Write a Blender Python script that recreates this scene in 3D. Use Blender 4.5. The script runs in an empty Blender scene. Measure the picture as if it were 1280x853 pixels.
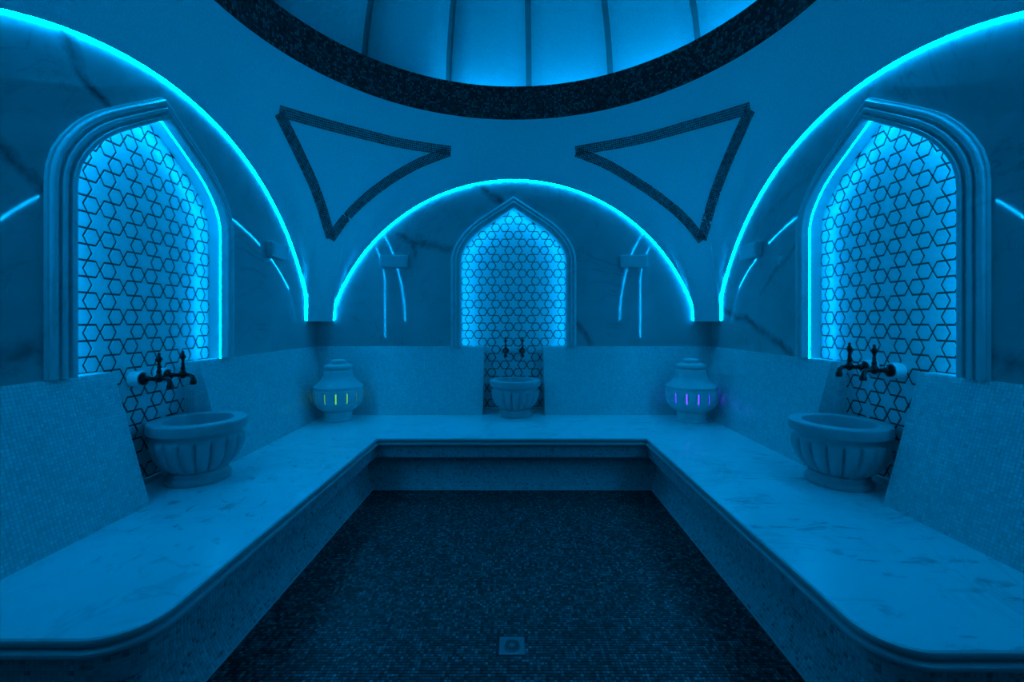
import bpy, bmesh, math, random
from mathutils import Vector, Matrix
from mathutils.bvhtree import BVHTree
random.seed(7)
S = bpy.context.scene
COL = S.collection
PI = math.pi

# ------------------------------------------------------------------ camera, world, exposure
EYE = 1.42
cd = bpy.data.cameras.new('camera'); cam = bpy.data.objects.new('camera', cd); COL.objects.link(cam)
cd.sensor_width = 36.0; cd.lens = 36.0 * 560.0 / 1280.0
cd.shift_x = 1.5 / 1280.0; cd.shift_y = -24.5 / 1280.0
cd.clip_start = 0.02
cam.location = (-0.03, 0.0, EYE); cam.rotation_euler = (PI / 2, 0, 0)
S.camera = cam
w = bpy.data.worlds.new('world'); S.world = w; w.use_nodes = True
w.node_tree.nodes['Background'].inputs[0].default_value = (0.0, 0.1, 0.3, 1)
w.node_tree.nodes['Background'].inputs[1].default_value = 0.02
S.view_settings.view_transform = 'Standard'; S.view_settings.look = 'None'
S.view_settings.exposure = 0.04; S.view_settings.gamma = 1.0; S.view_settings.use_curve_mapping = False
S.cycles.max_bounces = 8; S.cycles.diffuse_bounces = 5; S.cycles.glossy_bounces = 4
S.cycles.sample_clamp_indirect = 4.0
S.cycles.caustics_reflective = False; S.cycles.caustics_refractive = False
LED_COL = (0.0, 0.37, 1.0)
ARCH_LED = 125.0; NICHE_LED = 98.0; COVE_LED = 44.0

# ------------------------------------------------------------------ materials
def mat(name):
    m = bpy.data.materials.new(name); m.use_nodes = True
    nt = m.node_tree
    return m, nt, nt.nodes['Principled BSDF']

def plain(name, col, rough=0.5, metal=0.0, spec=0.5):
    m, nt, b = mat(name)
    b.inputs['Base Color'].default_value = (*col, 1)
    b.inputs['Roughness'].default_value = rough
    b.inputs['Metallic'].default_value = metal
    b.inputs['Specular IOR Level'].default_value = spec
    return m

def emit(name, col, strength):
    m = bpy.data.materials.new(name); m.use_nodes = True
    nt = m.node_tree; nt.nodes.clear()
    e = nt.nodes.new('ShaderNodeEmission'); o = nt.nodes.new('ShaderNodeOutputMaterial')
    e.inputs[0].default_value = (*col, 1); e.inputs[1].default_value = strength
    nt.links.new(e.outputs[0], o.inputs[0])
    return m

def ramp(nt, fac, stops):
    r = nt.nodes.new('ShaderNodeValToRGB')
    els = r.color_ramp.elements
    while len(els) < len(stops): els.new(0.5)
    for e, (p, c) in zip(els, stops):
        e.position = p; e.color = (c, c, c, 1) if isinstance(c, float) else (*c, 1)
    nt.links.new(fac, r.inputs[0])
    return r.outputs[0]

def noise(nt, vec, scale, detail=4.0, rough=0.55, dist=0.0):
    n = nt.nodes.new('ShaderNodeTexNoise')
    n.inputs['Scale'].default_value = scale; n.inputs['Detail'].default_value = detail
    n.inputs['Roughness'].default_value = rough; n.inputs['Distortion'].default_value = dist
    nt.links.new(vec, n.inputs['Vector'])
    return n

def mathn(nt, op, a, b=None, clamp=False):
    n = nt.nodes.new('ShaderNodeMath'); n.operation = op; n.use_clamp = clamp
    for i, v in enumerate((a, b)):
        if v is None: continue
        if isinstance(v, (int, float)): n.inputs[i].default_value = v
        else: nt.links.new(v, n.inputs[i])
    return n.outputs[0]

def vmath(nt, op, a, b=None):
    n = nt.nodes.new('ShaderNodeVectorMath'); n.operation = op
    for i, v in enumerate((a, b)):
        if v is None: continue
        if isinstance(v, (tuple, list, Vector)): n.inputs[i].default_value = tuple(v)
        else: nt.links.new(v, n.inputs[i])
    return n

def mixc(nt, fac, a, b):
    n = nt.nodes.new('ShaderNodeMix'); n.data_type = 'RGBA'
    nt.links.new(fac, n.inputs[0])
    for i, v in ((6, a), (7, b)):
        if isinstance(v, (tuple, list)): n.inputs[i].default_value = (*v, 1)
        else: nt.links.new(v, n.inputs[i])
    return n.outputs[2]

def marble(name, base, dark, rough, segs=(), grain=0.25, streak=0.0, scale=1.0):
    """marble with cloudy grain and a few veins that follow the given (u, z) segments"""
    m, nt, b = mat(name)
    tc = nt.nodes.new('ShaderNodeTexCoord').outputs['Object']
    n1 = noise(nt, tc, 1.3 * scale, 6, 0.6, 1.2)
    cloud = ramp(nt, n1.outputs[0], [(0.35, 0.0), (0.75, 1.0)])
    n2 = noise(nt, tc, 1.1 * scale, 5, 0.6, 2.0)
    thin = mathn(nt, 'ABSOLUTE', mathn(nt, 'SUBTRACT', n2.outputs[0], 0.5))
    thinv = ramp(nt, thin, [(0.0, 1.0), (0.015, 0.0)])
    fac = mathn(nt, 'MULTIPLY', cloud, grain)
    fac = mathn(nt, 'ADD', fac, mathn(nt, 'MULTIPLY', mathn(nt, 'MULTIPLY', thinv, cloud), 0.35))
    if streak:
        mp = nt.nodes.new('ShaderNodeMapping'); mp.inputs['Scale'].default_value = (1.0, 3.0, 1.0)
        mp.inputs['Rotation'].default_value = (0, 0, 0.6)
        nt.links.new(tc, mp.inputs[0])
        n3 = noise(nt, mp.outputs[0], 3.2, 5, 0.65, 1.5)
        st = ramp(nt, n3.outputs[0], [(0.56, 0.0), (0.66, 1.0)])
        n4 = noise(nt, tc, 0.9, 2)
        msk = ramp(nt, n4.outputs[0], [(0.40, 0.0), (0.62, 1.0)])
        fac = mathn(nt, 'ADD', fac, mathn(nt, 'MULTIPLY', mathn(nt, 'MULTIPLY', st, msk), streak))
    if streak:      # damp blotches left on the stone near the left basin
        dd = vmath(nt, 'DISTANCE', tc, (-1.5, -0.15, 0.45)).outputs['Value']
        reg = ramp(nt, mathn(nt, 'DIVIDE', dd, 1.3), [(0.35, 1.0), (0.85, 0.0)])
        mp2 = nt.nodes.new('ShaderNodeMapping'); mp2.inputs['Scale'].default_value = (1.0, 0.6, 1.0)
        nt.links.new(tc, mp2.inputs[0])
        n6 = noise(nt, mp2.outputs[0], 15.0, 3, 0.6, 0.6)
        sp = ramp(nt, n6.outputs[0], [(0.60, 0.0), (0.68, 0.55)])
        fac = mathn(nt, 'ADD', fac, mathn(nt, 'MULTIPLY', sp, reg))
    if segs:
        nn = noise(nt, tc, 5.0, 5, 0.65)
        off = vmath(nt, 'SUBTRACT', nn.outputs['Color'], (0.5, 0.5, 0.5))
        sc = vmath(nt, 'MULTIPLY', off.outputs[0], (0.14, 0.0, 0.14))
        p = vmath(nt, 'ADD', tc, sc.outputs[0])
        p = vmath(nt, 'MULTIPLY', p.outputs[0], (1, 0, 1))
        tot = None
        for (a, c, wd, st) in segs:
            A = Vector((a[0], 0, a[1])); B = Vector((c[0], 0, c[1])); d = B - A
            pa = vmath(nt, 'SUBTRACT', p.outputs[0], A)
            t = vmath(nt, 'DOT_PRODUCT', pa.outputs[0], d)
            h = mathn(nt, 'DIVIDE', t.outputs['Value'], d.length_squared, True)
            sd = vmath(nt, 'SCALE', tuple(d)); nt.links.new(h, sd.inputs['Scale'])
            q = vmath(nt, 'SUBTRACT', pa.outputs[0], sd.outputs[0])
            ln = vmath(nt, 'LENGTH', q.outputs[0])
            v = ramp(nt, mathn(nt, 'DIVIDE', ln.outputs['Value'], wd), [(0.0, st), (1.0, 0.0)])
            tot = v if tot is None else mathn(nt, 'MAXIMUM', tot, v)
        n5 = noise(nt, tc, 11.0, 3)
        tot = mathn(nt, 'MULTIPLY', tot, ramp(nt, n5.outputs[0], [(0.3, 0.35), (0.6, 1.0)]))
        fac = mathn(nt, 'ADD', fac, tot)
    fac = mathn(nt, 'MINIMUM', fac, 1.0)
    nt.links.new(mixc(nt, fac, base, dark), b.inputs['Base Color'])
    b.inputs['Roughness'].default_value = rough
    return m

def mosaic(name, stops, rough, bump=0.0, spec=0.5, vary_rough=0.0):
    """small tiles: every loose piece of the mesh draws its own shade"""
    m, nt, b = mat(name)
    g = nt.nodes.new('ShaderNodeNewGeometry')
    c = ramp(nt, g.outputs['Random Per Island'], stops)
    nt.links.new(c, b.inputs['Base Color'])
    b.inputs['Roughness'].default_value = rough
    b.inputs['Specular IOR Level'].default_value = spec
    return m

def plaster(name, col, rough, tile=0.0):
    m, nt, b = mat(name)
    tc = nt.nodes.new('ShaderNodeTexCoord').outputs['Object']
    n = noise(nt, tc, 90.0, 2)
    n2 = noise(nt, tc, 1.5, 3)
    c = ramp(nt, n.outputs[0], [(0.3, tuple(x * 0.90 for x in col)), (0.7, tuple(min(1, x * 1.08) for x in col))])
    nt.links.new(c, b.inputs['Base Color'])
    b.inputs['Roughness'].default_value = rough
    bp = nt.nodes.new('ShaderNodeBump'); bp.inputs['Strength'].default_value = 0.25; bp.inputs['Distance'].default_value = 0.004
    v = nt.nodes.new('ShaderNodeTexVoronoi'); v.inputs['Scale'].default_value = 60.0
    nt.links.new(tc, v.inputs['Vector'])
    nt.links.new(v.outputs['Distance'], bp.inputs['Height'])
    nt.links.new(bp.outputs[0], b.inputs['Normal'])
    return m

VE = EYE
veins_left = [((-0.62, VE + 1.42), (-0.50, VE + 1.22), 0.055, 0.9), ((-0.50, VE + 1.22), (-0.36, VE + 1.13), 0.04, 1.0),
              ((-1.05, VE + 0.86), (-0.80, VE + 0.70), 0.05, 0.9), ((-0.80, VE + 0.70), (-0.60, VE + 0.52), 0.04, 0.9),
              ((-1.1, VE - 0.20), (-0.66, VE - 0.13), 0.09, 0.7)]
veins_back = [((-1.24, VE + 0.93), (-1.08, VE + 0.86), 0.05, 0.9), ((-1.08, VE + 0.86), (-0.68, VE + 0.78), 0.055, 0.8),
              ((-1.10, VE + 0.86), (-1.06, VE + 0.68), 0.03, 0.7), ((-0.38, VE + 1.47), (-0.14, VE + 1.30), 0.07, 0.9),
              ((0.66, VE + 0.02), (0.84, VE - 0.24), 0.05, 0.8)]
veins_right = [((-1.95, VE + 0.14), (-1.30, VE - 0.03), 0.05, 0.9), ((-1.30, VE - 0.03), (-0.76, VE - 0.25), 0.05, 0.9),
               ((-1.2, VE + 0.25), (-0.68, VE + 0.60), 0.03, 0.5), ((0.62, VE - 0.16), (1.1, VE - 0.24), 0.08, 0.6)]
M = {}
WB = (0.44, 0.44, 0.44); WD = (0.10, 0.105, 0.11)
M['marble_back'] = marble('polished_marble_back', WB, WD, 0.04, veins_back)
M['marble_left'] = marble('polished_marble_left', WB, WD, 0.04, veins_left)
M['marble_right'] = marble('polished_marble_right', WB, WD, 0.04, veins_right)
M['marble_front'] = marble('polished_marble_front', WB, WD, 0.04)
M['bench_marble'] = marble('bench_marble', (0.80, 0.80, 0.80), (0.25, 0.26, 0.27), 0.31, grain=0.14, streak=0.55)
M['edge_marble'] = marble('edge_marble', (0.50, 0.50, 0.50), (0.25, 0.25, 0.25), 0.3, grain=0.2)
M['frame_marble'] = marble('frame_marble', (0.62, 0.62, 0.62), (0.25, 0.25, 0.25), 0.22, grain=0.3)
M['basin_stone'] = marble('basin_stone', (0.42, 0.43, 0.44), (0.22, 0.23, 0.24), 0.42, grain=0.5, scale=3)
M['urn_stone'] = marble('urn_stone', (0.62, 0.62, 0.62), (0.3, 0.3, 0.3), 0.4, grain=0.3, scale=3)
M['plaster'] = plaster('vault_mosaic_plaster', (0.80, 0.80, 0.80), 0.55)
M['dome'] = plaster('dome_plaster', (0.78, 0.78, 0.78), 0.7)
M['groove'] = plain('dome_groove_shade', (0.30, 0.30, 0.30), 0.8)  # grey paints the shade in the gaps between the white panels
M['floor_grout'] = plain('floor_grout', (0.02, 0.02, 0.02), 0.8)
M['light_grout'] = plain('light_grout', (0.52, 0.52, 0.52), 0.8)
M['dark_grout'] = plain('dark_grout', (0.02, 0.022, 0.025), 0.7)
M['floor_tile'] = mosaic('floor_mosaic', [(0.0, 0.010), (0.35, 0.04), (0.7, 0.095), (0.93, 0.16), (1.0, 0.26)], 0.4, spec=0.3)
M['ring_tile'] = mosaic('ring_mosaic', [(0.0, 0.006), (0.4, 0.03), (0.75, 0.09), (1.0, 0.22)], 0.35, spec=0.35)
M['band_tile'] = mosaic('band_mosaic', [(0.0, 0.03), (0.5, 0.09), (0.85, 0.17), (1.0, 0.26)], 0.4, spec=0.35)
M['pearl_tile'] = mosaic('pearl_mosaic', [(0.0, 0.54), (0.03, 0.58), (0.3, 0.64), (0.7, 0.68), (1.0, 0.75)], 0.2)
M['riser_tile'] = mosaic('riser_mosaic', [(0.0, 0.18), (0.06, 0.26), (0.15, 0.36), (0.6, 0.42), (1.0, 0.52)], 0.3)
M['inlay_tile'] = marble('inlay_marble', (0.70, 0.70, 0.70), (0.40, 0.40, 0.40), 0.3, grain=0.35, scale=2.5)
M['inlay_dark'] = plain('inlay_dark_stone', (0.03, 0.033, 0.036), 0.55)
M['reveal'] = plain('white_reveal', (0.78, 0.78, 0.78), 0.5)
M['bronze'] = plain('aged_bronze', (0.016, 0.014, 0.012), 0.33, 0.6)
M['white_plastic'] = plain('white_collar', (0.80, 0.80, 0.80), 0.4)
M['chrome'] = plain('drain_metal', (0.16, 0.16, 0.17), 0.35, 0.6)
M['drain_shade'] = plain('drain_shade', (0.01, 0.01, 0.01), 0.6)
M['box'] = plain('box_casing', (0.50, 0.50, 0.50), 0.35)
M['led'] = emit('led_arch', LED_COL, ARCH_LED)
M['led_niche'] = emit('led_niche', LED_COL, NICHE_LED)
M['led_cove'] = emit('led_cove', LED_COL, COVE_LED)
M['lamp_green'] = emit('lamp_green', (0.12, 0.48, 0.07), 1.5)
M['lamp_violet'] = emit('lamp_violet', (0.05, 0.022, 1.0), 6.5)

# ------------------------------------------------------------------ helpers
def link(name, bm_or_me, m, parent=None, smooth=False, recalc=False):
    if isinstance(bm_or_me, bmesh.types.BMesh):
        if recalc: bmesh.ops.recalc_face_normals(bm_or_me, faces=bm_or_me.faces[:])
        me = bpy.data.meshes.new(name); bm_or_me.to_mesh(me); bm_or_me.free()
    else: me = bm_or_me
    if m is not None and not me.materials: me.materials.append(m)
    if smooth:
        for p in me.polygons: p.use_smooth = True
    o = bpy.data.objects.new(name, me); COL.objects.link(o)
    if parent is not None: o.parent = parent
    return o

def smooth_angle(o, ang=35):
    me = o.data
    bm = bmesh.new(); bm.from_mesh(me)
    for e in bm.edges:
        if len(e.link_faces) == 2: e.smooth = e.calc_face_angle(0) < math.radians(ang)
    for f in bm.faces: f.smooth = True
    bm.to_mesh(me); bm.free()
    return o

def tag(o, label=None, cat=None, group=None, kind=None):
    if label: o['label'] = label
    if cat: o['category'] = cat
    if group: o['group'] = group
    if kind: o['kind'] = kind
    return o

def empty(name, loc=(0, 0, 0), rz=0.0):
    o = bpy.data.objects.new(name, None); COL.objects.link(o)
    o.location = loc; o.rotation_euler = (0, 0, rz); o.empty_display_size = 0.1
    return o

def copy_tree(o, parent=None):
    kids = list(o.children)
    c = o.copy(); COL.objects.link(c)
    if parent is not None: c.parent = parent
    for k in kids: copy_tree(k, c)
    return c

def box_bm(x0, x1, y0, y1, z0, z1, bev=0.0):
    bm = bmesh.new()
    bmesh.ops.create_cube(bm, size=1.0)
    for v in bm.verts:
        v.co = Vector((x0 + (v.co.x + .5) * (x1 - x0), y0 + (v.co.y + .5) * (y1 - y0), z0 + (v.co.z + .5) * (z1 - z0)))
    if bev: bmesh.ops.bevel(bm, geom=bm.edges[:], offset=bev, segments=2, affect='EDGES', profile=0.5)
    return bm

def lathe_bm(prof, n=48, rfun=None, skip=None, cap=False):
    """prof: list of (r, z); rfun(r, z, theta) -> r"""
    bm = bmesh.new(); rings = []
    for (r, z) in prof:
        if r < 1e-5:
            rings.append([bm.verts.new((0, 0, z))]); continue
        rings.append([bm.verts.new(((rfun(r, z, 2 * PI * k / n) if rfun else r) * math.cos(2 * PI * k / n),
                                    (rfun(r, z, 2 * PI * k / n) if rfun else r) * math.sin(2 * PI * k / n), z)) for k in range(n)])
    for i in range(len(rings) - 1):
        a, b = rings[i], rings[i + 1]
        for k in range(n):
            if skip and skip(i, k): continue
            k2 = (k + 1) % n
            if len(a) == 1 and len(b) == 1: continue
            if len(a) == 1: bm.faces.new((a[0], b[k2], b[k]))
            elif len(b) == 1: bm.faces.new((a[k], a[k2], b[0]))
            else: bm.faces.new((a[k], a[k2], b[k2], b[k]))
    if cap:
        for rg in (rings[0], rings[-1]):
            if len(rg) > 2: bm.faces.new(rg)
    return bm

def tube_bm(bm, pts, radii, n=10):
    pts = [Vector(p) for p in pts]
    if not isinstance(radii, (list, tuple)): radii = [radii] * len(pts)
    prev = None; rings = []
    for i, p in enumerate(pts):
        t = (pts[min(i + 1, len(pts) - 1)] - pts[max(i - 1, 0)]).normalized()
        u = prev - t * prev.dot(t) if prev is not None else t.orthogonal()
        u.normalize(); v = t.cross(u); prev = u
        rings.append([bm.verts.new(p + (u * math.cos(2 * PI * k / n) + v * math.sin(2 * PI * k / n)) * radii[i]) for k in range(n)])
    for a, b in zip(rings, rings[1:]):
        for k in range(n): bm.faces.new((a[k], a[(k + 1) % n], b[(k + 1) % n], b[k]))
    bm.faces.new(rings[0][::-1]); bm.faces.new(rings[-1])
    return bm

def offset_path(path, d, closed=False):
    """offset an open 2D polyline to its right by d with mitres"""
    n = len(path); out = []
    for i in range(n):
        p = Vector(path[i])
        a = (p - Vector(path[i - 1])).normalized() if i > 0 else None
        b = (Vector(path[i + 1]) - p).normalized() if i < n - 1 else None
        if a is None: a = b
        if b is None: b = a
        na = Vector((a.y, -a.x)); nb = Vector((b.y, -b.x))
        m = (na + nb); m.normalize()
        out.append(p + m * (d / max(0.35, m.dot(na))))
    return out

class Tiles:
    """thousands of tiny raised tiles gathered into one mesh"""
    def __init__(s): s.v = []; s.f = []
    def add(s, P, T, B, N, wt, wb, h=0.0025, tilt=0.0, ch=0.0012):
        if tilt:
            N = (N + T * random.gauss(0, tilt) + B * random.gauss(0, tilt)).normalized()
            T = (T - N * T.dot(N)).normalized(); B = N.cross(T) * (1 if N.cross(T).dot(B) > 0 else -1)
        k = len(s.v)
        a, b = T * (wt / 2), B * (wb / 2); a2, b2 = T * (wt / 2 - ch), B * (wb / 2 - ch); H = N * h; L = N * -0.002
        s.v += [P - a - b + L, P + a - b + L, P + a + b + L, P - a + b + L, P - a2 - b2 + H, P + a2 - b2 + H, P + a2 + b2 + H, P - a2 + b2 + H]
        if T.cross(B).dot(N) > 0:
            s.f += [(k+4, k+5, k+6, k+7), (k, k+1, k+5, k+4), (k+1, k+2, k+6, k+5), (k+2, k+3, k+7, k+6), (k+3, k, k+4, k+7)]
        else:
            s.f += [(k+7, k+6, k+5, k+4), (k+4, k+5, k+1, k), (k+5, k+6, k+2, k+1), (k+6, k+7, k+3, k+2), (k+7, k+4, k, k+3)]
    def build(s, name, m, parent):
        me = bpy.data.meshes.new(name); me.from_pydata([tuple(v) for v in s.v], [], s.f); me.update()
        o = link(name, me, m, parent); o['kind'] = 'stuff'
        return o

# ------------------------------------------------------------------ room dimensions
CY = 2.70           # centre of the square room
HW = 2.14           # marble wall planes
HP = 2.126          # vault face planes
BZ = 0.45           # bench top
WT = 1.15           # top of the sloped backrests
RING_R, RING_Z0, RING_Z1 = 2.0, EYE + 2.117, EYE + 2.468
REC = 0.10          # depth of the niches

def wall_frame(side):
    return {'back': ((0, CY + HW, 0), 0.0), 'left': ((-HW, CY, 0), PI / 2), 'right': ((HW, CY, 0), -PI / 2), 'front': ((0, CY - HW, 0), PI)}[side]

# niche opening, right half from the top: (u, z)
NH = [(0.0, EYE + 1.218), (0.2, EYE + 1.088), (0.33, EYE + 1.000), (0.40, EYE + 0.943), (0.46, EYE + 0.880), (0.51, EYE + 0.812), (0.543, EYE + 0.750),
      (0.560, EYE + 0.690), (0.565, EYE + 0.635)]
GAP = 0.323
def niche_outline():      # left bottom -> tip -> right bottom
    R = NH + [(0.565, WT)]
    return [(-u, z) for (u, z) in R[::-1]] + R[1:]

# ------------------------------------------------------------------ floor
fb = bmesh.new()
v = [fb.verts.new(c) for c in ((-2.3, -1.5, 0), (2.3, -1.5, 0), (2.3, 5.0, 0), (-2.3, 5.0, 0))]; fb.faces.new(v)
floor = tag(link('floor', fb, M['floor_grout']), kind='structure')
T = Tiles(); pt = 0.0155
X, Y = Vector((1, 0, 0)), Vector((0, 1, 0)); Z = Vector((0, 0, 1))
DR = (-0.025, 1.96, 0.055)
nx = int(2.46 / pt)
for i in range(nx):
    x = -1.24 + (i + .5) * pt
    for j in range(int(3.02 / pt)):
        y = 0.78 + (j + .5) * pt
        if abs(x - DR[0]) < DR[2] + pt * .45 and abs(y - DR[1]) < DR[2] + pt * .45: continue
        T.add(Vector((x, y, 0)), X, Y, Z, pt * .88, pt * .88, h=0.0018, tilt=0.02, ch=0.001)
T.build('mosaic_tiling', M['floor_tile'], floor)

# ------------------------------------------------------------------ walls
def wall(side, zt=3.3):
    loc, rz = wall_frame(side)
    bm = bmesh.new()
    if side == 'front':
        out = [(-HW, 0), (-0.9, 0), (-0.9, 2.2), (0.9, 2.2), (0.9, 0), (HW, 0), (HW, zt), (-HW, zt)]
        bm.faces.new([bm.verts.new((u, 0, z)) for (u, z) in out][::-1])
        for (a, b) in zip(out[1:4], out[2:5]):
            bm.faces.new([bm.verts.new(c) for c in ((a[0], 0, a[1]), (b[0], 0, b[1]), (b[0], 0.16, b[1]), (a[0], 0.16, a[1]))])
    else:
        ol = [(-GAP, BZ - 0.02), (-GAP, WT)] + [tuple(q) for q in offset_path(niche_outline(), -0.012)] + [(GAP, WT), (GAP, BZ - 0.02)]
        rect = [(HW, BZ - 0.02), (HW, zt), (-HW, zt), (-HW, BZ - 0.02)]
        vs = [bm.verts.new((u, 0, z)) for (u, z) in ol + rect]
        es = [bm.edges.new((vs[i], vs[(i + 1) % len(vs)])) for i in range(len(vs))]
        bmesh.ops.triangle_fill(bm, edges=es, use_beauty=True)
        bmesh.ops.recalc_face_normals(bm, faces=bm.faces[:])
        if bm.faces[:][0].normal.y > 0: bmesh.ops.reverse_faces(bm, faces=bm.faces[:])
        # lower skirt behind the bench
        a = [bm.verts.new(c) for c in ((-HW, 0, 0), (HW, 0, 0), (HW, 0, BZ - 0.02), (-HW, 0, BZ - 0.02))]; bm.faces.new(a[::-1])
    o = link('wall_' + side, bm, M['marble_' + side])
    o.location = loc; o.rotation_euler = (0, 0, rz)
    return tag(o, kind='structure')
for sd in ('back', 'left', 'right', 'front'): wall(sd)

# ------------------------------------------------------------------ niches
def sweep(path, prof, to3):
    """path: 2D polyline; prof: list of (offset, depth) ; to3(p2, depth)"""
    bm = bmesh.new(); cols = []
    for (d, h) in prof:
        cols.append([bm.verts.new(to3(q, h)) for q in offset_path(path, d)])
    for i in range(len(cols) - 1):
        for k in range(len(path) - 1):
            bm.faces.new((cols[i][k], cols[i][k + 1], cols[i + 1][k + 1], cols[i + 1][k]))
    return bm

LP = 0.168                                     # star lattice pitch
def inside(u, z, grow=0.0):
    if z < BZ - grow: return False
    if z < WT: return abs(u) < GAP + grow
    lim = 0.565
    pts = NH
    if z > pts[-1][1]:
        lim = -1
        for (a, b) in zip(pts, pts[1:]):
            if b[1] <= z <= a[1]: lim = a[0] + (b[0] - a[0]) * (a[1] - z) / (a[1] - b[1])
        if z > pts[0][1]: lim = -grow * 0.0 - (z - pts[0][1])
    return abs(u) < lim + grow

def near(u, z, r):
    return inside(u, z) or any(inside(u + r * math.cos(k * PI / 6), z + r * math.sin(k * PI / 6)) for k in range(12))

def poly_tile(name, pts, th, m):
    bm = bmesh.new()
    f0 = [bm.verts.new((x, -th, z)) for (x, z) in pts]
    c = 0.0015
    s = [1 - c / max(1e-6, math.hypot(x, z)) for (x, z) in pts]
    f1 = [bm.verts.new((x, 0.0, z)) for (x, z) in pts]
    f2 = [bm.verts.new((x * k, -th - 0.0008, z * k)) for (x, z), k in zip(pts, s)]
    n = len(pts)
    for i in range(n):
        j = (i + 1) % n
        bm.faces.new((f1[i], f1[j], f0[j], f0[i])); bm.faces.new((f0[i], f0[j], f2[j], f2[i]))
    bm.faces.new(f2)
    bmesh.ops.recalc_face_normals(bm, faces=bm.faces[:])
    me = bpy.data.meshes.new(name); bm.to_mesh(me); bm.free(); me.materials.append(m)
    return me
sH = LP / math.sqrt(3)                         # hexagon-to-star spacing
g = 0.0054                                     # half of the dark line
rh = sH / 2 - g / math.cos(PI / 6)
hex_me = poly_tile('hexagon_tile', [(rh * math.cos(k * PI / 3), rh * math.sin(k * PI / 3)) for k in range(6)], 0.003, M['inlay_tile'])
tip_r = LP / 2 - 2 * g; in_r = sH / 2 - g / math.cos(PI / 6) * 1.0
# hexagram edges inset by g: inner radius shrinks by g/cos30, tips by 2g
star_me = poly_tile('star_tile', [((tip_r if k % 2 else in_r) * math.cos(k * PI / 6), (tip_r if k % 2 else in_r) * math.sin(k * PI / 6)) for k in range(12)], 0.003, M['inlay_tile'])

NLAB = {'back': ('pointed marble niche straight ahead, lined with glowing star and hexagon mosaic'),
        'left': ('pointed marble niche in the left wall, blue-lit star mosaic behind two bronze taps'),
        'right': ('pointed marble niche in the right wall, blue-lit star mosaic behind two bronze taps')}
for sd in ('back', 'left', 'right'):
    loc, rz = wall_frame(sd)
    t = tag(empty('wall_niche', loc, rz), NLAB[sd], 'niche', 'lit niches with star mosaic')
    path = niche_outline(); path[0] = (path[0][0], WT + 0.003); path[-1] = (path[-1][0], WT + 0.003)
    # path runs left bottom -> tip -> right bottom ; outward from the opening is to the left => negative offset
    prof = [(-0.012, 0.001), (0.0, 0.001), (0.0, 0.046), (-0.004, 0.052), (-0.022, 0.052), (-0.026, 0.046), (-0.028, 0.034), (-0.036, 0.034), (-0.040, 0.042), (-0.046, 0.046), (-0.056, 0.046),
            (-0.062, 0.042), (-0.064, 0.026), (-0.072, 0.026), (-0.076, 0.034), (-0.082, 0.037), (-0.094, 0.037), (-0.100, 0.033), (-0.104, 0.018), (-0.112, 0.016), (-0.112, 0.0)]
    parts = [('inner_moulding', prof[:8]), ('middle_moulding', prof[7:14]), ('outer_moulding', prof[13:])]
    fr = None
    for nm, pr in parts:
        bm = sweep(path, pr, lambda q, h: (q.x, -h, q.y))
        # end caps at the feet
        bm.verts.ensure_lookup_table()
        n = len(path); allv = bm.verts[:]
        for idx in (0, n - 1):
            loop = [allv[i * n + idx] for i in range(len(pr))]
            a = bm.verts.new((loop[-1].co.x, 0, loop[-1].co.z)); b = bm.verts.new((loop[0].co.x, 0, loop[0].co.z))
            bm.faces.new(loop + [a, b])
        bmesh.ops.recalc_face_normals(bm, faces=bm.faces[:])
        smooth_angle(link(nm, bm, M['frame_marble'], t), 50)
    bm = bmesh.new()
    vs = [bm.verts.new((x, REC + 0.001, z)) for (x, z) in ((-0.72, BZ - 0.02), (0.72, BZ - 0.02), (0.72, EYE + 1.4), (-0.72, EYE + 1.4))]; bm.faces.new(vs)
    link('dark_inlay', bm, M['inlay_dark'], t)
    # white reveal between the frame and the mosaic
    bm = bmesh.new()
    ol = [(-GAP, BZ), (-GAP, WT)] + [tuple(q) for q in offset_path(niche_outline(), -0.012)] + [(GAP, WT), (GAP, BZ)]
    fa = [bm.verts.new((u, 0.001, z)) for (u, z) in ol]; fb2 = [bm.verts.new((u, REC - 0.003, z)) for (u, z) in ol]
    for i in range(len(ol) - 1): bm.faces.new((fa[i], fa[i + 1], fb2[i + 1], fb2[i]))
    smooth_angle(link('reveal', bm, M['reveal'], t), 30)
    row = LP / 2
    for r in range(-2, 34):
        z = EYE + 1.20 - r * row
        for k in range(-16, 17):
            u = k * sH + (1.5 * sH if r % 2 else 0.0)
            m3 = k % 3
            if m3 == 0:
                if near(u, z, 0.06): o = link('star_tile', star_me, None, t); o.location = (u, REC, z); o['label'] = 'six-pointed star tile'
            elif near(u, z, 0.042):
                o = link('hexagon_tile', hex_me, None, t); o.location = (u, REC, z); o['label'] = 'hexagonal tile'
    # light strip on the reveal, right behind the frame
    bm = bmesh.new()
    pin = offset_path(niche_outline(), -0.010)
    A = [bm.verts.new((q.x, 0.010, q.y)) for q in pin]; B = [bm.verts.new((q.x, 0.017, q.y)) for q in pin]
    for k in range(len(pin) - 1): bm.faces.new((A[k], A[k + 1], B[k + 1], B[k]))
    o = link('light_strip', bm, M['led_niche'], t); o['label'] = 'glowing cyan light strip'
    # marble skirting strip in the gap behind the basin
    link('sill_strip', box_bm(-GAP + 0.002, GAP - 0.002, REC - 0.035, REC - 0.004, BZ, BZ + 0.028, 0.003), M['bench_marble'], t)

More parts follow.
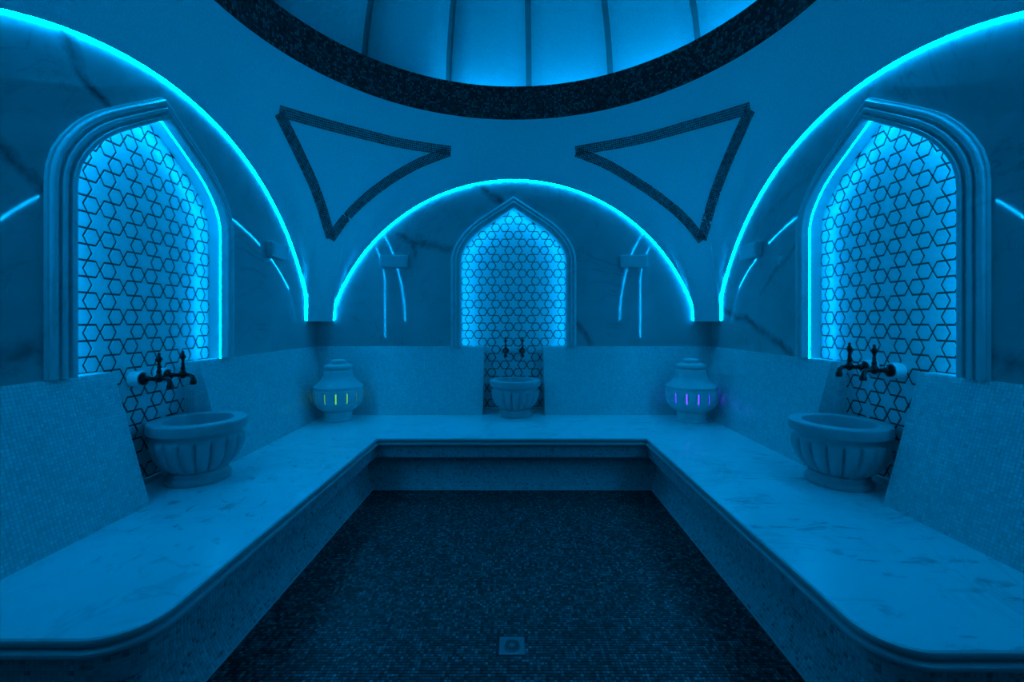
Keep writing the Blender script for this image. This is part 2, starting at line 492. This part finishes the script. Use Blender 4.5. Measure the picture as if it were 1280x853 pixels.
# ------------------------------------------------------------------ vault: pendentives between the four arches and the drum
ARCH = {'back': (2.055, -0.525, 1.945), 'front': (2.055, -0.525, 1.945), 'left': (2.115, -0.645, 1.915), 'right': (2.115, -0.645, 1.915)}
def arch_curve(side, n=48):
    """(u, z, nu, nz) from the left foot over the top to the right foot; the legs drop straight down to the springing"""
    R, c, uf = ARCH[side]; out = [(-uf, EYE, 1, 0)]
    for k in range(n + 1):
        u = uf * math.sin(PI / 2 * 0.985 * (-1 + 2 * k / n)) / math.sin(PI / 2 * 0.985); h = math.sqrt(R * R - u * u)
        out.append((u, EYE + c + h, -u / R, -h / R))
    out.append((uf, EYE, -1, 0)); return out
def bottom_points():
    pts = []   # (x, y, z) relative to the room centre, walls taken counter clockwise
    for side in ('back', 'left', 'front', 'right'):
        for (u, z, nu, nz) in arch_curve(side):
            p = {'back': (-u, HP), 'left': (-HP, -u), 'front': (u, -HP), 'right': (HP, u)}[side]
            pts.append((p[0], p[1], z, side))
    return pts
bp = bottom_points(); NB = len(bp); NT = 22
vb = bmesh.new(); rows_ = []
AZ = [math.atan2(y, x) for (x, y, z, sd) in bp]
for j in range(NT + 1):
    t = j / NT; q = t ** 1.18; row = []
    for (x, y, z, sd), az in zip(bp, AZ):
        rx, ry = RING_R * math.cos(az), RING_R * math.sin(az)
        row.append((x + (rx - x) * q, y + (ry - y) * q, z + (RING_Z0 - z) * t))
    rows_.append(row)
# round the creases over the corners: average radius and height over a small span of azimuth
order = sorted(range(NB), key=lambda i: AZ[i])
azs = [AZ[i] for i in order]; ext = [azs[-1] - 2 * PI] + azs + [azs[0] + 2 * PI]
import bisect
def sample(vals, a):
    if a < -PI: a += 2 * PI
    if a > PI: a -= 2 * PI
    k = min(max(bisect.bisect_right(ext, a) - 1, 0), len(ext) - 2); w_ = (a - ext[k]) / max(1e-9, ext[k + 1] - ext[k]); w_ = min(1, max(0, w_))
    return (vals[k][0] * (1 - w_) + vals[k + 1][0] * w_, vals[k][1] * (1 - w_) + vals[k + 1][1] * w_)
new = [rows_[0]]
for j in range(1, NT + 1):
    t = j / NT; sg = math.radians(6.0) * min(1.0, t / 0.25)
    rz = [(math.hypot(rows_[j][i][0], rows_[j][i][1]), rows_[j][i][2]) for i in order]; vals = [rz[-1]] + rz + [rz[0]]
    row = []
    for i in range(NB):
        W = R_ = Z_ = 0.0
        for k in range(-8, 9):
            wt = math.exp(-0.5 * (k / 4) ** 2); r_, z_ = sample(vals, AZ[i] + sg * k / 4); W += wt; R_ += wt * r_; Z_ += wt * z_
        R_ /= W; Z_ /= W
        lim = HP / max(abs(math.cos(AZ[i])), abs(math.sin(AZ[i])))
        R_ = min(R_, lim)
        row.append((R_ * math.cos(AZ[i]), R_ * math.sin(AZ[i]), Z_))
    new.append(row)
grid = [[vb.verts.new(new[j][i]) for j in range(NT + 1)] for i in range(NB)]
for i in range(NB):
    a, b = grid[i], grid[(i + 1) % NB]
    for j in range(NT): vb.faces.new((a[j], b[j], b[j + 1], a[j + 1]))
face_count = len(vb.faces)
# soffits of the arches and undersides of the springing blocks
for i in range(NB):
    j = (i + 1) % NB
    def outp(k):
        x, y, z, sd = bp[k]
        return {'back': (x, HW, z), 'front': (x, -HW, z), 'left': (-HW, y, z), 'right': (HW, y, z)}[sd]
    if bp[i][3] == bp[j][3]:
        o1, o2 = vb.verts.new(outp(i)), vb.verts.new(outp(j))
        vb.faces.new((grid[j][0], grid[i][0], o1, o2))
    else:
        o1, o2 = vb.verts.new(outp(i)), vb.verts.new(outp(j))
        cx = math.copysign(HW, bp[i][0]); cy = math.copysign(HW, bp[i][1])
        vb.faces.new((grid[j][0], grid[i][0], o1, vb.verts.new((cx, cy, EYE)), o2))
vb.normal_update()
bvh = BVHTree.FromBMesh(vb)
vault = link('ceiling', vb, M['plaster'])
vault.location = (0, CY, 0); tag(vault, kind='structure')
smooth_angle(vault, 40)

# arch light strips on the soffit
SL = {'back': 'bright cyan light strip curving over the arch of the wall straight ahead', 'left': 'bright cyan light strip along the arch of the left wall',
      'right': 'bright cyan light strip along the arch of the right wall'}
for sd in ('back', 'left', 'right'):
    loc, rz = wall_frame(sd)
    bm = bmesh.new(); rows = []
    for (u, z, nu, nz) in arch_curve(sd, 72):
        if nz == 0: z += 0.012
        rows.append([bm.verts.new((u + nu * d, y, z + nz * d)) for (d, y) in ((0.0005, -0.0115), (0.0045, -0.0110), (0.0045, -0.0060), (0.0005, -0.0055))])
    for A, B in zip(rows, rows[1:]):
        for q in range(3): bm.faces.new((A[q], B[q], B[q + 1], A[q + 1]))
    o = link('arch_light_strip', bm, M['led'], recalc=True); o.location = loc; o.rotation_euler = (0, 0, rz)
    tag(o, SL[sd], 'light strip', 'light strips along the wall arches')

# mosaic triangles on the pendentives (their outline is seen at these pixels, carried on to the vault)
def on_vault(px, py):
    d = Vector(((px - 638.5) / 560, 1.0, (402 - py) / 560)).normalized()
    h = bvh.ray_cast(Vector((-0.03, -CY, EYE)), d)
    return h[0]
def smooth_curve(pts, n=24):
    P = [Vector(p) for p in pts]; P = [2 * P[0] - P[1]] + P + [2 * P[-1] - P[-2]]
    out = []
    for i in range(1, len(P) - 2):
        for k in range(n):
            t = k / n; a, b, c, d = P[i - 1], P[i], P[i + 1], P[i + 2]
            out.append(0.5 * ((2 * b) + (-a + c) * t + (2 * a - 5 * b + 4 * c - d) * t * t + (-a + 3 * b - 3 * c + d) * t ** 3))
    out.append(P[-2]); return out
def band(name, edges, label):
    root = tag(empty(name, (0, CY, 0)), label, 'mosaic band', 'triangular mosaic outlines on the vault')
    for ei, e in enumerate(edges):
        T = Tiles()
        c2 = smooth_curve(e)
        c3 = [on_vault(q.x, q.y) for q in c2]; c3 = [c for c in c3 if c]
        L = [0.0]
        for a, b in zip(c3, c3[1:]): L.append(L[-1] + (b - a).length)
        p = 0.0195; n = int(L[-1] / p); k = 0
        for i in range(n):
            s = (i + .5) * p
            while k < len(L) - 2 and L[k + 1] < s: k += 1
            q = c3[k].lerp(c3[k + 1], (s - L[k]) / max(1e-6, L[k + 1] - L[k])); tg = (c3[k + 1] - c3[k]).normalized()
            for r in range(5):
                h = bvh.find_nearest(q)
                N = h[1]
                if N.dot(Vector((0, 0, EYE)) - q) < 0: N = -N
                Bv = N.cross(tg).normalized()
                h2 = bvh.find_nearest(q + Bv * ((r - 2) * p))
                N2 = h2[1]
                if N2.dot(Vector((0, 0, EYE)) - q) < 0: N2 = -N2
                Tg = (tg - N2 * tg.dot(N2)).normalized()
                T.add(h2[0] + N2 * (0.0005 + ei * 0.0006), Tg, N2.cross(Tg), N2, p * .88, p * .88, h=0.003, tilt=0.02)
        T.build('mosaic_strip', M['band_tile'], root)
band('mosaic_triangle', [[(349, 139), (409, 156), (459, 169), (506, 180), (566, 189)],
                         [(413, 299), (431, 274), (456, 249), (486, 226), (522, 205), (563, 189)],
                         [(349, 141), (375, 194), (396, 241), (414, 298)]], 'dark mosaic triangle outline on the vault, on the left of the dome ring')
band('mosaic_triangle', [[(938, 135), (898, 147), (859, 158), (796, 175), (718, 189)],
                         [(878, 301), (856, 274), (828, 250), (793, 226), (757, 205), (720, 190)],
                         [(938, 137), (915, 188), (894, 241), (877, 300)]], 'dark mosaic triangle outline on the vault, on the right of the dome ring')

# ------------------------------------------------------------------ drum ring
dr = empty('dome_ring', (0, CY, 0)); tag(dr, 'dark mosaic ring around the foot of the dome', 'mosaic ring')
n = 160
bm = lathe_bm([(2.03, RING_Z0 + 0.012), (2.006, RING_Z0 + 0.002), (2.0, RING_Z0 + 0.012), (2.0, RING_Z1 - 0.004), (2.004, RING_Z1), (2.05, RING_Z1), (2.05, RING_Z1 - 0.06), (2.30, RING_Z1 - 0.06)], n)
for f in bm.faces: f.normal_flip()
smooth_angle(link('drum', bm, M['dark_grout'], dr), 30)
T = Tiles(); p = 0.0205
na = int(2 * PI * 2.0 / p); nz = int((RING_Z1 - RING_Z0 - 0.006) / p)
for i in range(na):
    a = 2 * PI * i / na
    N = Vector((-math.cos(a), -math.sin(a), 0)); Tn = Vector((-math.sin(a), math.cos(a), 0))
    for j in range(nz + 1):
        T.add(Vector((2.0 * math.cos(a), 2.0 * math.sin(a), RING_Z0 + 0.008 + (j + .5) * (RING_Z1 - RING_Z0 - 0.01) / (nz + 1))), Tn, Z, N, p * .88, p * .88, tilt=0.03)
T.build('mosaic_facing', M['ring_tile'], dr)

# ------------------------------------------------------------------ dome
dome = empty('dome', (0, CY, 0)); tag(dome, 'white dome of tall plaster panels above the mosaic ring', 'dome')
DR0, DH = 2.24, 1.75
def dome_pt(a, t, r0=DR0, lift=0.0):
    r = r0 * math.cos(t); return (r * math.cos(a), r * math.sin(a), RING_Z1 - 0.06 + (DH + lift) * math.sin(t))
bm = lathe_bm([((DR0 + 0.05) * math.cos(t), RING_Z1 - 0.06 + (DH + 0.05) * math.sin(t)) for t in [k * PI / 2 / 14 for k in range(15)]], 64)
for f in bm.faces: f.normal_flip()
o = link('dome_shell', bm, M['groove'], dome); o['label'] = 'grooves between the panels, their shade painted grey'
step = 2 * PI / 16
a0 = PI / 2 - math.radians(4.3)       # a groove seen just right of the centre line
for k in range(16):
    lo, hi = a0 + k * step, a0 + (k + 1) * step
    bm = bmesh.new(); rows = []
    for j in range(13):
        t = j / 12 * math.radians(84); gw = 0.030 / max(0.25, DR0 * math.cos(t))
        ring = []
        for q in range(5):
            a = lo + gw + (hi - lo - 2 * gw) * q / 4
            fl = math.cos((hi - lo) / 2 - gw) / math.cos(a - (lo + hi) / 2)      # flat chord between the grooves
            r = DR0 * math.cos(t) * fl * 1.012
            ring.append(bm.verts.new((r * math.cos(a), r * math.sin(a), RING_Z1 - 0.055 + DH * math.sin(t))))
        rows.append(ring)
    for A, B in zip(rows, rows[1:]):
        for q in range(4): bm.faces.new((A[q + 1], A[q], B[q], B[q + 1]))
    bm.normal_update()
    o = link('dome_panel', bm, M['dome'], dome, smooth=True)
    s = o.modifiers.new('thickness', 'SOLIDIFY'); s.thickness = 0.035; s.offset = -1
# cove light on the shelf behind the drum lip; dead on the far left, near left also omitted to dim the left panels
bm = bmesh.new(); lit = []
n = 180
for k in range(n):
    a = 2 * PI * k / n
    d = (math.degrees(a) - 90 + 180) % 360 - 180        # 0 straight ahead, positive to the left
    if d > 18.5 or d < -172: continue
    b = 2 * PI * (k + 1) / n
    r1, r2 = 2.062, 2.082; z = RING_Z1 - 0.05
    bm.faces.new([bm.verts.new(c) for c in ((r1 * math.cos(a), r1 * math.sin(a), z), (r2 * math.cos(a), r2 * math.sin(a), z), (r2 * math.cos(b), r2 * math.sin(b), z), (r1 * math.cos(b), r1 * math.sin(b), z))])
bmesh.ops.remove_doubles(bm, verts=bm.verts[:], dist=1e-4)
o = link('cove_light_strip', bm, M['led_cove'], dome); o['label'] = 'light strip hidden behind the ring'

# ------------------------------------------------------------------ bench
def arc(c, r, a0, a1, n=10): return [(c[0] + r * math.cos(math.radians(a0 + (a1 - a0) * k / n)), c[1] + r * math.sin(math.radians(a0 + (a1 - a0) * k / n))) for k in range(n + 1)]
rl, rr = 0.17, 0.15
bpath = [(-HW, 1.358)] + arc((-1.172 - rl, 1.358 + rl), rl, -90, 0) + [(-1.13, 3.70), (1.09, 3.70)] + arc((1.068 + rr, 1.309 + rr), rr, 180, 270) + [(HW, 1.309)]
bench = tag(empty('stone_bench', (0, 2.7, 0)), 'continuous marble-topped bench running round three walls', 'bench')
def to_bench(q, h): return (q.x, q.y - 2.7, h)
prof = [(-0.012, BZ), (-0.003, BZ - 0.002), (0.0, BZ - 0.006), (0.0, BZ - 0.018), (-0.003, BZ - 0.022), (-0.014, BZ - 0.024), (-0.014, BZ - 0.031), (-0.002, BZ - 0.033), (0.007, BZ - 0.038),
        (0.009, BZ - 0.045), (0.006, BZ - 0.053), (-0.004, BZ - 0.058), (-0.03, BZ - 0.059)]
bm = sweep(bpath, prof, to_bench); bmesh.ops.recalc_face_normals(bm, faces=bm.faces[:])
smooth_angle(link('edge_moulding', bm, M['edge_marble'], bench), 40)
top = [(q.x, q.y) for q in offset_path(bpath, -0.012)]
g2 = GAP - 0.001; q1 = HW + REC - 0.002
top += [(HW, CY - g2), (q1, CY - g2), (q1, CY + g2), (HW, CY + g2), (HW, CY + HW), (g2, CY + HW), (g2, CY + q1), (-g2, CY + q1), (-g2, CY + HW), (-HW, CY + HW),
        (-HW, CY + g2), (-q1, CY + g2), (-q1, CY - g2), (-HW, CY - g2)]
bm = bmesh.new(); vs = [bm.verts.new((x, y - 2.7, BZ)) for (x, y) in top]
es = [bm.edges.new((vs[i], vs[(i + 1) % len(vs)])) for i in range(len(vs))]
bmesh.ops.triangle_fill(bm, edges=es, use_beauty=True)
for f in bm.faces:
    if f.normal.z < 0: f.normal_flip()
link('marble_top', bm, M['bench_marble'], bench)
RP1 = [(-0.026, BZ - 0.060), (-0.026, 0.292)]
RP2 = [(-0.125, 0.278), (-0.128, 0.24), (-0.126, 0.19), (-0.118, 0.14), (-0.104, 0.095), (-0.084, 0.05), (-0.062, 0.012), (-0.060, 0.0)]
bm = sweep(bpath, [(-0.02, BZ - 0.055), (-0.026, BZ - 0.059), (-0.026, 0.29), (-0.031, 0.284)] + RP2, to_bench)
bmesh.ops.recalc_face_normals(bm, faces=bm.faces[:])
link('riser', bm, M['light_grout'], bench)
T = Tiles(); p = 0.0168
for pr in (RP1, RP2[:-1]):
    L = [0.0]
    for a, b in zip(pr, pr[1:]): L.append(L[-1] + math.dist(a, b))
    nr = round(L[-1] / p)
    for r in range(nr):
        sv = (r + .5) * L[-1] / nr; k = 0
        while k < len(L) - 2 and L[k + 1] < sv: k += 1
        f = (sv - L[k]) / (L[k + 1] - L[k]); off = pr[k][0] + (pr[k + 1][0] - pr[k][0]) * f; zz = pr[k][1] + (pr[k + 1][1] - pr[k][1]) * f
        dv = Vector((pr[k + 1][0] - pr[k][0], pr[k + 1][1] - pr[k][1])).normalized()
        pth = offset_path(bpath, off)
        for a, b in zip(pth, pth[1:]):
            LL = (b - a).length; n = max(1, round(LL / p)); pw = LL / n
            tg = Vector((b.x - a.x, b.y - a.y, 0)).normalized(); N0 = Vector((tg.y, -tg.x, 0))
            Bv = (N0 * dv.x + Z * dv.y); N = (N0 * -dv.y + Z * dv.x)
            for i in range(n):
                c = a.lerp(b, (i + .5) / n)
                if abs(c.x) > 1.9: continue
                T.add(Vector((c.x, c.y - 2.7, zz)), tg, -Bv, N, pw * .92, p * .92, tilt=0.015, h=0.0018)
T.build('mosaic_facing', M['riser_tile'], bench)

# ------------------------------------------------------------------ sloped backrests
def backrest(sd, u0, u1, label, m0=False, m1=False):
    """local frame: u along wall, front towards -y; m0/m1: mitred into the room corner at that end"""
    loc, rz = wall_frame(sd)
    t = tag(empty('backrest', (0, 0, 0)), label, 'backrest', 'sloped mosaic backrests')
    t.location = loc; t.rotation_euler = (0, 0, rz)
    D = 0.195
    b0 = u0 + (D if m0 else 0); b1 = u1 - (D if m1 else 0)
    bm = bmesh.new()
    tl, tr = bm.verts.new((u0, -0.004, WT)), bm.verts.new((u1, -0.004, WT))
    fl, frr = bm.verts.new((b0, -D, BZ)), bm.verts.new((b1, -D, BZ))
    bl, br = bm.verts.new((u0, REC * 0.0, BZ)), bm.verts.new((u1, 0, BZ))
    wl, wr = bm.verts.new((u0, 0, WT)), bm.verts.new((u1, 0, WT))
    bm.faces.new((fl, frr, tr, tl)); bm.faces.new((tl, tr, wr, wl)); bm.faces.new((bl, fl, tl, wl)); bm.faces.new((br, wr, tr, frr)); bm.faces.new((bl, br, frr, fl))
    # ledge over the recess, closing the niche bottom
    bmesh.ops.recalc_face_normals(bm, faces=bm.faces[:])
    link('core', bm, M['light_grout'], t)
    T = Tiles(); p = 0.0168
    up = Vector((0, D - 0.004, WT - BZ)); L = up.length; Bv = up.normalized(); Tn = Vector((1, 0, 0)); N = Tn.cross(Bv)
    if N.y > 0: N = -N
    nv = round(L / p); nu = round((u1 - u0) / p); pu = (u1 - u0) / nu
    for j in range(nv):
        f = (j + .5) / nv
        lo, hi = u0 + (b0 - u0) * (1 - f), u1 + (b1 - u1) * (1 - f)
        for i in range(nu):
            u = u0 + (i + .5) * pu
            if u - pu * .4 < lo or u + pu * .4 > hi: continue
            T.add(Vector((u, -D, BZ)) + Bv * (L * f), Tn, Bv, N, pu * .93, L / nv * .93, h=0.0014, tilt=0.010)
    # cap row along the top and side returns at the gap
    for i in range(nu):
        T.add(Vector((u0 + (i + .5) * pu, 0.004, WT)), Tn, Vector((0, 1, 0)), Z, pu * .9, p * .9, h=0.0015, tilt=0.02)
    for (uu, mit, s) in ((u0, m0, 1), (u1, m1, -1)):
        if mit or abs(uu) > GAP + 0.05: continue
        for j in range(nv):
            z = BZ + (j + .5) * (WT - BZ) / nv; d = D * (1 - (j + .5) / nv) + REC - 0.004; n = max(1, round(d / p))
            for i in range(n):
                T.add(Vector((uu, REC - 0.004 - (i + .5) * d / n, z)), Vector((0, 1, 0)), Z, Vector((-s, 0, 0)), d / n * .9, p * .9, h=0.0015, tilt=0.014)
    T.build('mosaic_facing', M['pearl_tile'], t)
    return t
backrest('back', -HW, -GAP, 'sloped pearl mosaic backrest behind the green-lit urn', m0=True)
backrest('back', GAP, HW, 'sloped pearl mosaic backrest behind the violet-lit urn', m1=True)
backrest('left', GAP, HW, 'sloped mosaic backrest on the left wall between basin and green-lit urn', m1=True)
backrest('left', -1.32, -GAP, 'large sloped mosaic backrest nearest the camera on the left wall')
backrest('right', -HW, -GAP, 'sloped mosaic backrest on the right wall between basin and violet-lit urn', m0=True)
backrest('right', GAP, 1.36, 'large sloped mosaic backrest nearest the camera on the right wall')

# ------------------------------------------------------------------ basins
def make_basin():
    t = empty('stone_basin')
    NF = 18; n = NF * 12
    def flute(r, z, th):
        f = (z - 0.075) / 0.2
        if f <= 0 or f >= 1: return r
        e = min(1.0, f / 0.12, (1 - f) / 0.14)
        s = abs(math.sin(NF * th / 2)) ** 0.36
        return r * (1 - 0.15 * e * (1 - s))
    body = [(0.148, 0.072), (0.164, 0.081), (0.186, 0.1), (0.208, 0.125), (0.225, 0.152), (0.237, 0.182), (0.245, 0.212), (0.248, 0.238), (0.247, 0.256), (0.241, 0.268), (0.230, 0.277), (0.228, 0.284)]
    o = link('fluted_bowl', lathe_bm(body, n, flute), M['basin_stone'], t, smooth=True)
    rim = [(0.228, 0.283), (0.230, 0.296), (0.236, 0.304), (0.252, 0.307), (0.259, 0.311), (0.261, 0.318), (0.261, 0.358), (0.259, 0.365), (0.253, 0.370), (0.192, 0.370), (0.187, 0.367), (0.184, 0.360),
           (0.182, 0.32), (0.168, 0.26), (0.130, 0.21), (0.06, 0.185), (0.0, 0.18)]
    smooth_angle(link('rim', lathe_bm(rim, 96), M['basin_stone'], t), 32)
    foot = [(0.0, 0.0), (0.168, 0.0), (0.173, 0.006), (0.173, 0.03), (0.168, 0.037), (0.158, 0.040), (0.156, 0.048), (0.158, 0.058), (0.155, 0.068), (0.146, 0.073), (0.0, 0.074)]
    smooth_angle(link('foot', lathe_bm(foot, 64), M['basin_stone'], t), 50)
    return t
b0 = make_basin(); b0.location = (0.016, 4.63, BZ)
tag(b0, 'round fluted stone basin standing under the niche straight ahead', 'basin', 'stone wash basins')
b1 = copy_tree(b0); b1.location = (-1.955, 2.765, BZ); b1['label'] = 'round fluted stone basin on the bench by the left wall'
b2 = copy_tree(b0); b2.location = (1.945, 2.70, BZ); b2['label'] = 'round fluted stone basin on the bench by the right wall'

# ------------------------------------------------------------------ taps
def make_tap():
    t = empty('wall_tap')      # origin on the mosaic plane, projecting to -y
    m = Matrix.Rotation(PI / 2, 4, 'X')
    def lat(name, prof, mt, n=24):
        bm = lathe_bm(prof, n); bmesh.ops.transform(bm, matrix=m, verts=bm.verts[:]); bmesh.ops.recalc_face_normals(bm, faces=bm.faces[:])
        return smooth_angle(link(name, bm, mt, t), 50)
    lat('wall_collar', [(0.0, 0.002), (0.043, 0.002), (0.045, 0.006), (0.045, 0.058), (0.042, 0.063), (0.0, 0.063)], M['white_plastic'])
    lat('flange', [(0.0, 0.063), (0.034, 0.063), (0.037, 0.067), (0.036, 0.074), (0.026, 0.079), (0.019, 0.088), (0.015, 0.098), (0.0, 0.099)], M['bronze'])
    bm = bmesh.new(); tube_bm(bm, [(0, -0.09, 0), (0, -0.12, 0), (0, -0.155, 0)], [0.013, 0.012, 0.015], 14)
    smooth_angle(link('pipe', bm, M['bronze'], t), 50)
    bm = bmesh.new()
    tube_bm(bm, [(0, -0.155, 0), (0, -0.185, 0.002), (0, -0.205, 0.0), (0, -0.218, -0.012), (0, -0.222, -0.030), (0, -0.222, -0.040), (0, -0.222, -0.058)], [0.013, 0.012, 0.012, 0.013, 0.014, 0.019, 0.018], 14)
    smooth_angle(link('spout', bm, M['bronze'], t), 50)
    prof = [(0.0, -0.022), (0.012, -0.018), (0.020, -0.004), (0.020, 0.014), (0.014, 0.026), (0.011, 0.034), (0.014, 0.040), (0.012, 0.05), (0.008, 0.060), (0.011, 0.068), (0.008, 0.076), (0.007, 0.092),
            (0.011, 0.100), (0.016, 0.110), (0.015, 0.122), (0.009, 0.131), (0.006, 0.137), (0.009, 0.143), (0.006, 0.150), (0.0, 0.155)]
    h = smooth_angle(link('handle', lathe_bm(prof, 20), M['bronze'], t), 60); h.location = (0, -0.157, 0)
    bm = bmesh.new(); tube_bm(bm, [(-0.024, 0, 0.113), (-0.012, 0, 0.113), (0.012, 0, 0.113), (0.024, 0, 0.113)], [0.006, 0.005, 0.005, 0.006], 10)
    l = link('lever', bm, M['bronze'], h, smooth=True)
    return t
t0 = make_tap()
TAPS = [('back', -0.085, -0.318, 'bronze wall tap over the middle basin, the one nearer the green-lit urn'), ('back', 0.095, -0.318, 'bronze wall tap over the middle basin, the one nearer the violet-lit urn'),
        ('left', -0.09, -0.335, 'bronze wall tap over the left basin, the one nearer the camera'), ('left', 0.10, -0.335, 'bronze wall tap over the left basin, the one farther from the camera'),
        ('right', 0.10, -0.285, 'bronze wall tap over the right basin, the one nearer the camera'), ('right', -0.09, -0.285, 'bronze wall tap over the right basin, the one farther from the camera')]
for i, (sd, u, h, lab) in enumerate(TAPS):
    t = t0 if i == 0 else copy_tree(t0)
    loc, rz = wall_frame(sd)
    R = Matrix.Rotation(rz, 3, 'Z')
    t.location = Vector(loc) + R @ Vector((u, REC - 0.004, EYE + h)); t.rotation_euler = (0, 0, rz)
    tag(t, lab, 'tap', 'bronze taps above the basins')

# ------------------------------------------------------------------ urn lamps
def make_urn(lamp):
    t = empty('urn_lamp')
    ped = [(0.0, 0.0), (0.143, 0.0), (0.146, 0.008), (0.143, 0.022), (0.132, 0.030), (0.130, 0.06), (0.132, 0.085), (0.137, 0.098), (0.0, 0.099)]
    smooth_angle(link('pedestal', lathe_bm(ped, 56), M['urn_stone'], t), 50)
    NS = 14; n = NS * 8
    body = [(0.135, 0.098), (0.160, 0.112), (0.190, 0.135), (0.212, 0.160), (0.225, 0.186), (0.228, 0.192), (0.234, 0.225), (0.236, 0.262), (0.235, 0.298), (0.234, 0.304), (0.231, 0.328), (0.224, 0.336)]
    bm = lathe_bm(body, n, skip=lambda i, k: 5 <= i <= 7 and k % 8 == 0)
    o = link('slotted_body', bm, M['urn_stone'], t, smooth=True); s = o.modifiers.new('wall', 'SOLIDIFY'); s.thickness = 0.014; s.offset = -1
    core = [(0.0, 0.15), (0.19, 0.17), (0.205, 0.19), (0.208, 0.30), (0.18, 0.32), (0.0, 0.325)]
    o = link('lamp_core', lathe_bm(core, 40), lamp, t)
    lid = [(0.220, 0.330), (0.232, 0.338), (0.236, 0.348), (0.232, 0.356), (0.215, 0.366), (0.185, 0.395), (0.158, 0.425), (0.143, 0.450), (0.138, 0.470), (0.135, 0.515), (0.130, 0.522), (0.118, 0.526),
           (0.126, 0.534), (0.134, 0.545), (0.134, 0.560), (0.124, 0.572), (0.096, 0.582), (0.0, 0.586)]
    smooth_angle(link('lid', lathe_bm(lid, 56), M['urn_stone'], t), 50)
    kn = [(0.062, 0.580), (0.068, 0.590), (0.074, 0.604), (0.072, 0.616), (0.058, 0.624), (0.0, 0.628)]
    smooth_angle(link('lid_knob', lathe_bm(kn, 40), M['urn_stone'], t), 50)
    return t
u1 = make_urn(M['lamp_green']); u1.scale = (1, 1, 0.95); u1.location = (-1.735, 4.43, BZ); u1.rotation_euler = (0, 0, math.radians(0.8))
tag(u1, 'white stone urn with slots glowing green, in the far corner of the bench', 'urn lamp', 'slotted urns in the far corners')
u2 = make_urn(M['lamp_violet']); u2.scale = (1.02, 1.02, 0.97); u2.location = (1.735, 4.385, BZ); u2.rotation_euler = (0, 0, math.radians(5.5))
tag(u2, 'white stone urn with slots glowing violet, in the far corner of the bench', 'urn lamp', 'slotted urns in the far corners')

# ------------------------------------------------------------------ small wall boxes
def make_box():
    t = empty('wall_box')
    link('casing', box_bm(-0.145, 0.145, -0.055, 0.0, -0.065, 0.065, 0.006), M['box'], t)
    link('face_plate', box_bm(-0.125, 0.125, -0.060, -0.053, -0.048, 0.048, 0.003), M['box'], t)
    return t
w0 = make_box()
for i, (sd, u, h, lab) in enumerate([('back', -1.285, 0.645, 'small plain box on the far marble wall, on the side of the green-lit urn'), ('back', 1.29, 0.645, 'small plain box on the far marble wall, on the side of the violet-lit urn'),
                                     ('left', 1.31, 0.63, 'small plain box on the left marble wall near its arch light'), ('right', -1.31, 0.63, 'small plain box on the right marble wall near its arch light')]):
    t = w0 if i == 0 else copy_tree(w0)
    loc, rz = wall_frame(sd)
    t.location = Vector(loc) + Matrix.Rotation(rz, 3, 'Z') @ Vector((u, 0, EYE + h)); t.rotation_euler = (0, 0, rz)
    tag(t, lab, 'wall box', 'small boxes on the marble walls')

# ------------------------------------------------------------------ floor drain
d = tag(empty('floor_drain', (DR[0], DR[1], 0)), 'small square metal floor drain with a round star grate', 'drain')
link('drain_plate', box_bm(-DR[2], DR[2], -DR[2], DR[2], -0.002, 0.002, 0.0008), M['chrome'], d)
bm = lathe_bm([(0.0, 0.0022), (0.034, 0.0022), (0.034, 0.0024), (0.0, 0.0026)], 32); link('drain_hole_shade', bm, M['drain_shade'], d)  # flat black disc on the plate, paints the dark of the opening under the grate
bm = lathe_bm([(0.032, 0.0022), (0.033, 0.0045), (0.038, 0.0045), (0.039, 0.0022)], 40); link('drain_ring', bm, M['chrome'], d, smooth=True)
bm = bmesh.new()
for k in range(12):
    a = 2 * PI * k / 12; da = 0.05
    vs = [bm.verts.new(c) for c in ((0.011 * math.cos(a - .12), 0.011 * math.sin(a - .12), 0.0042), (0.032 * math.cos(a - da), 0.032 * math.sin(a - da), 0.0042), (0.032 * math.cos(a + da), 0.032 * math.sin(a + da), 0.0042), (0.011 * math.cos(a + .12), 0.011 * math.sin(a + .12), 0.0042))]
    bm.faces.new(vs)
vs = [bm.verts.new((0.012 * math.cos(k * PI / 6), 0.012 * math.sin(k * PI / 6), 0.0044)) for k in range(12)]; bm.faces.new(vs)
link('drain_grate', bm, M['chrome'], d)

# ------------------------------------------------------------------ entrance passage behind the camera
bm = bmesh.new()
for q in (((-1.1, 0.40, 0), (-1.1, -1.5, 0), (-1.1, -1.5, 2.5), (-1.1, 0.40, 2.5)), ((1.1, -1.5, 0), (1.1, 0.40, 0), (1.1, 0.40, 2.5), (1.1, -1.5, 2.5)),
          ((-1.1, -1.5, 0), (1.1, -1.5, 0), (1.1, -1.5, 2.5), (-1.1, -1.5, 2.5)), ((-1.1, 0.40, 2.5), (-1.1, -1.5, 2.5), (1.1, -1.5, 2.5), (1.1, 0.40, 2.5)),
          ((-1.1, 0.40, 0), (-0.9, 0.40, 0), (-0.9, 0.40, 2.5), (-1.1, 0.40, 2.5)), ((0.9, 0.40, 0), (1.1, 0.40, 0), (1.1, 0.40, 2.5), (0.9, 0.40, 2.5)),
          ((-1.1, 0.40, 2.2), (1.1, 0.40, 2.2), (1.1, 0.40, 2.5), (-1.1, 0.40, 2.5))):
    bm.faces.new([bm.verts.new(c) for c in q])
tag(link('wall_passage', bm, M['marble_front']), kind='structure')
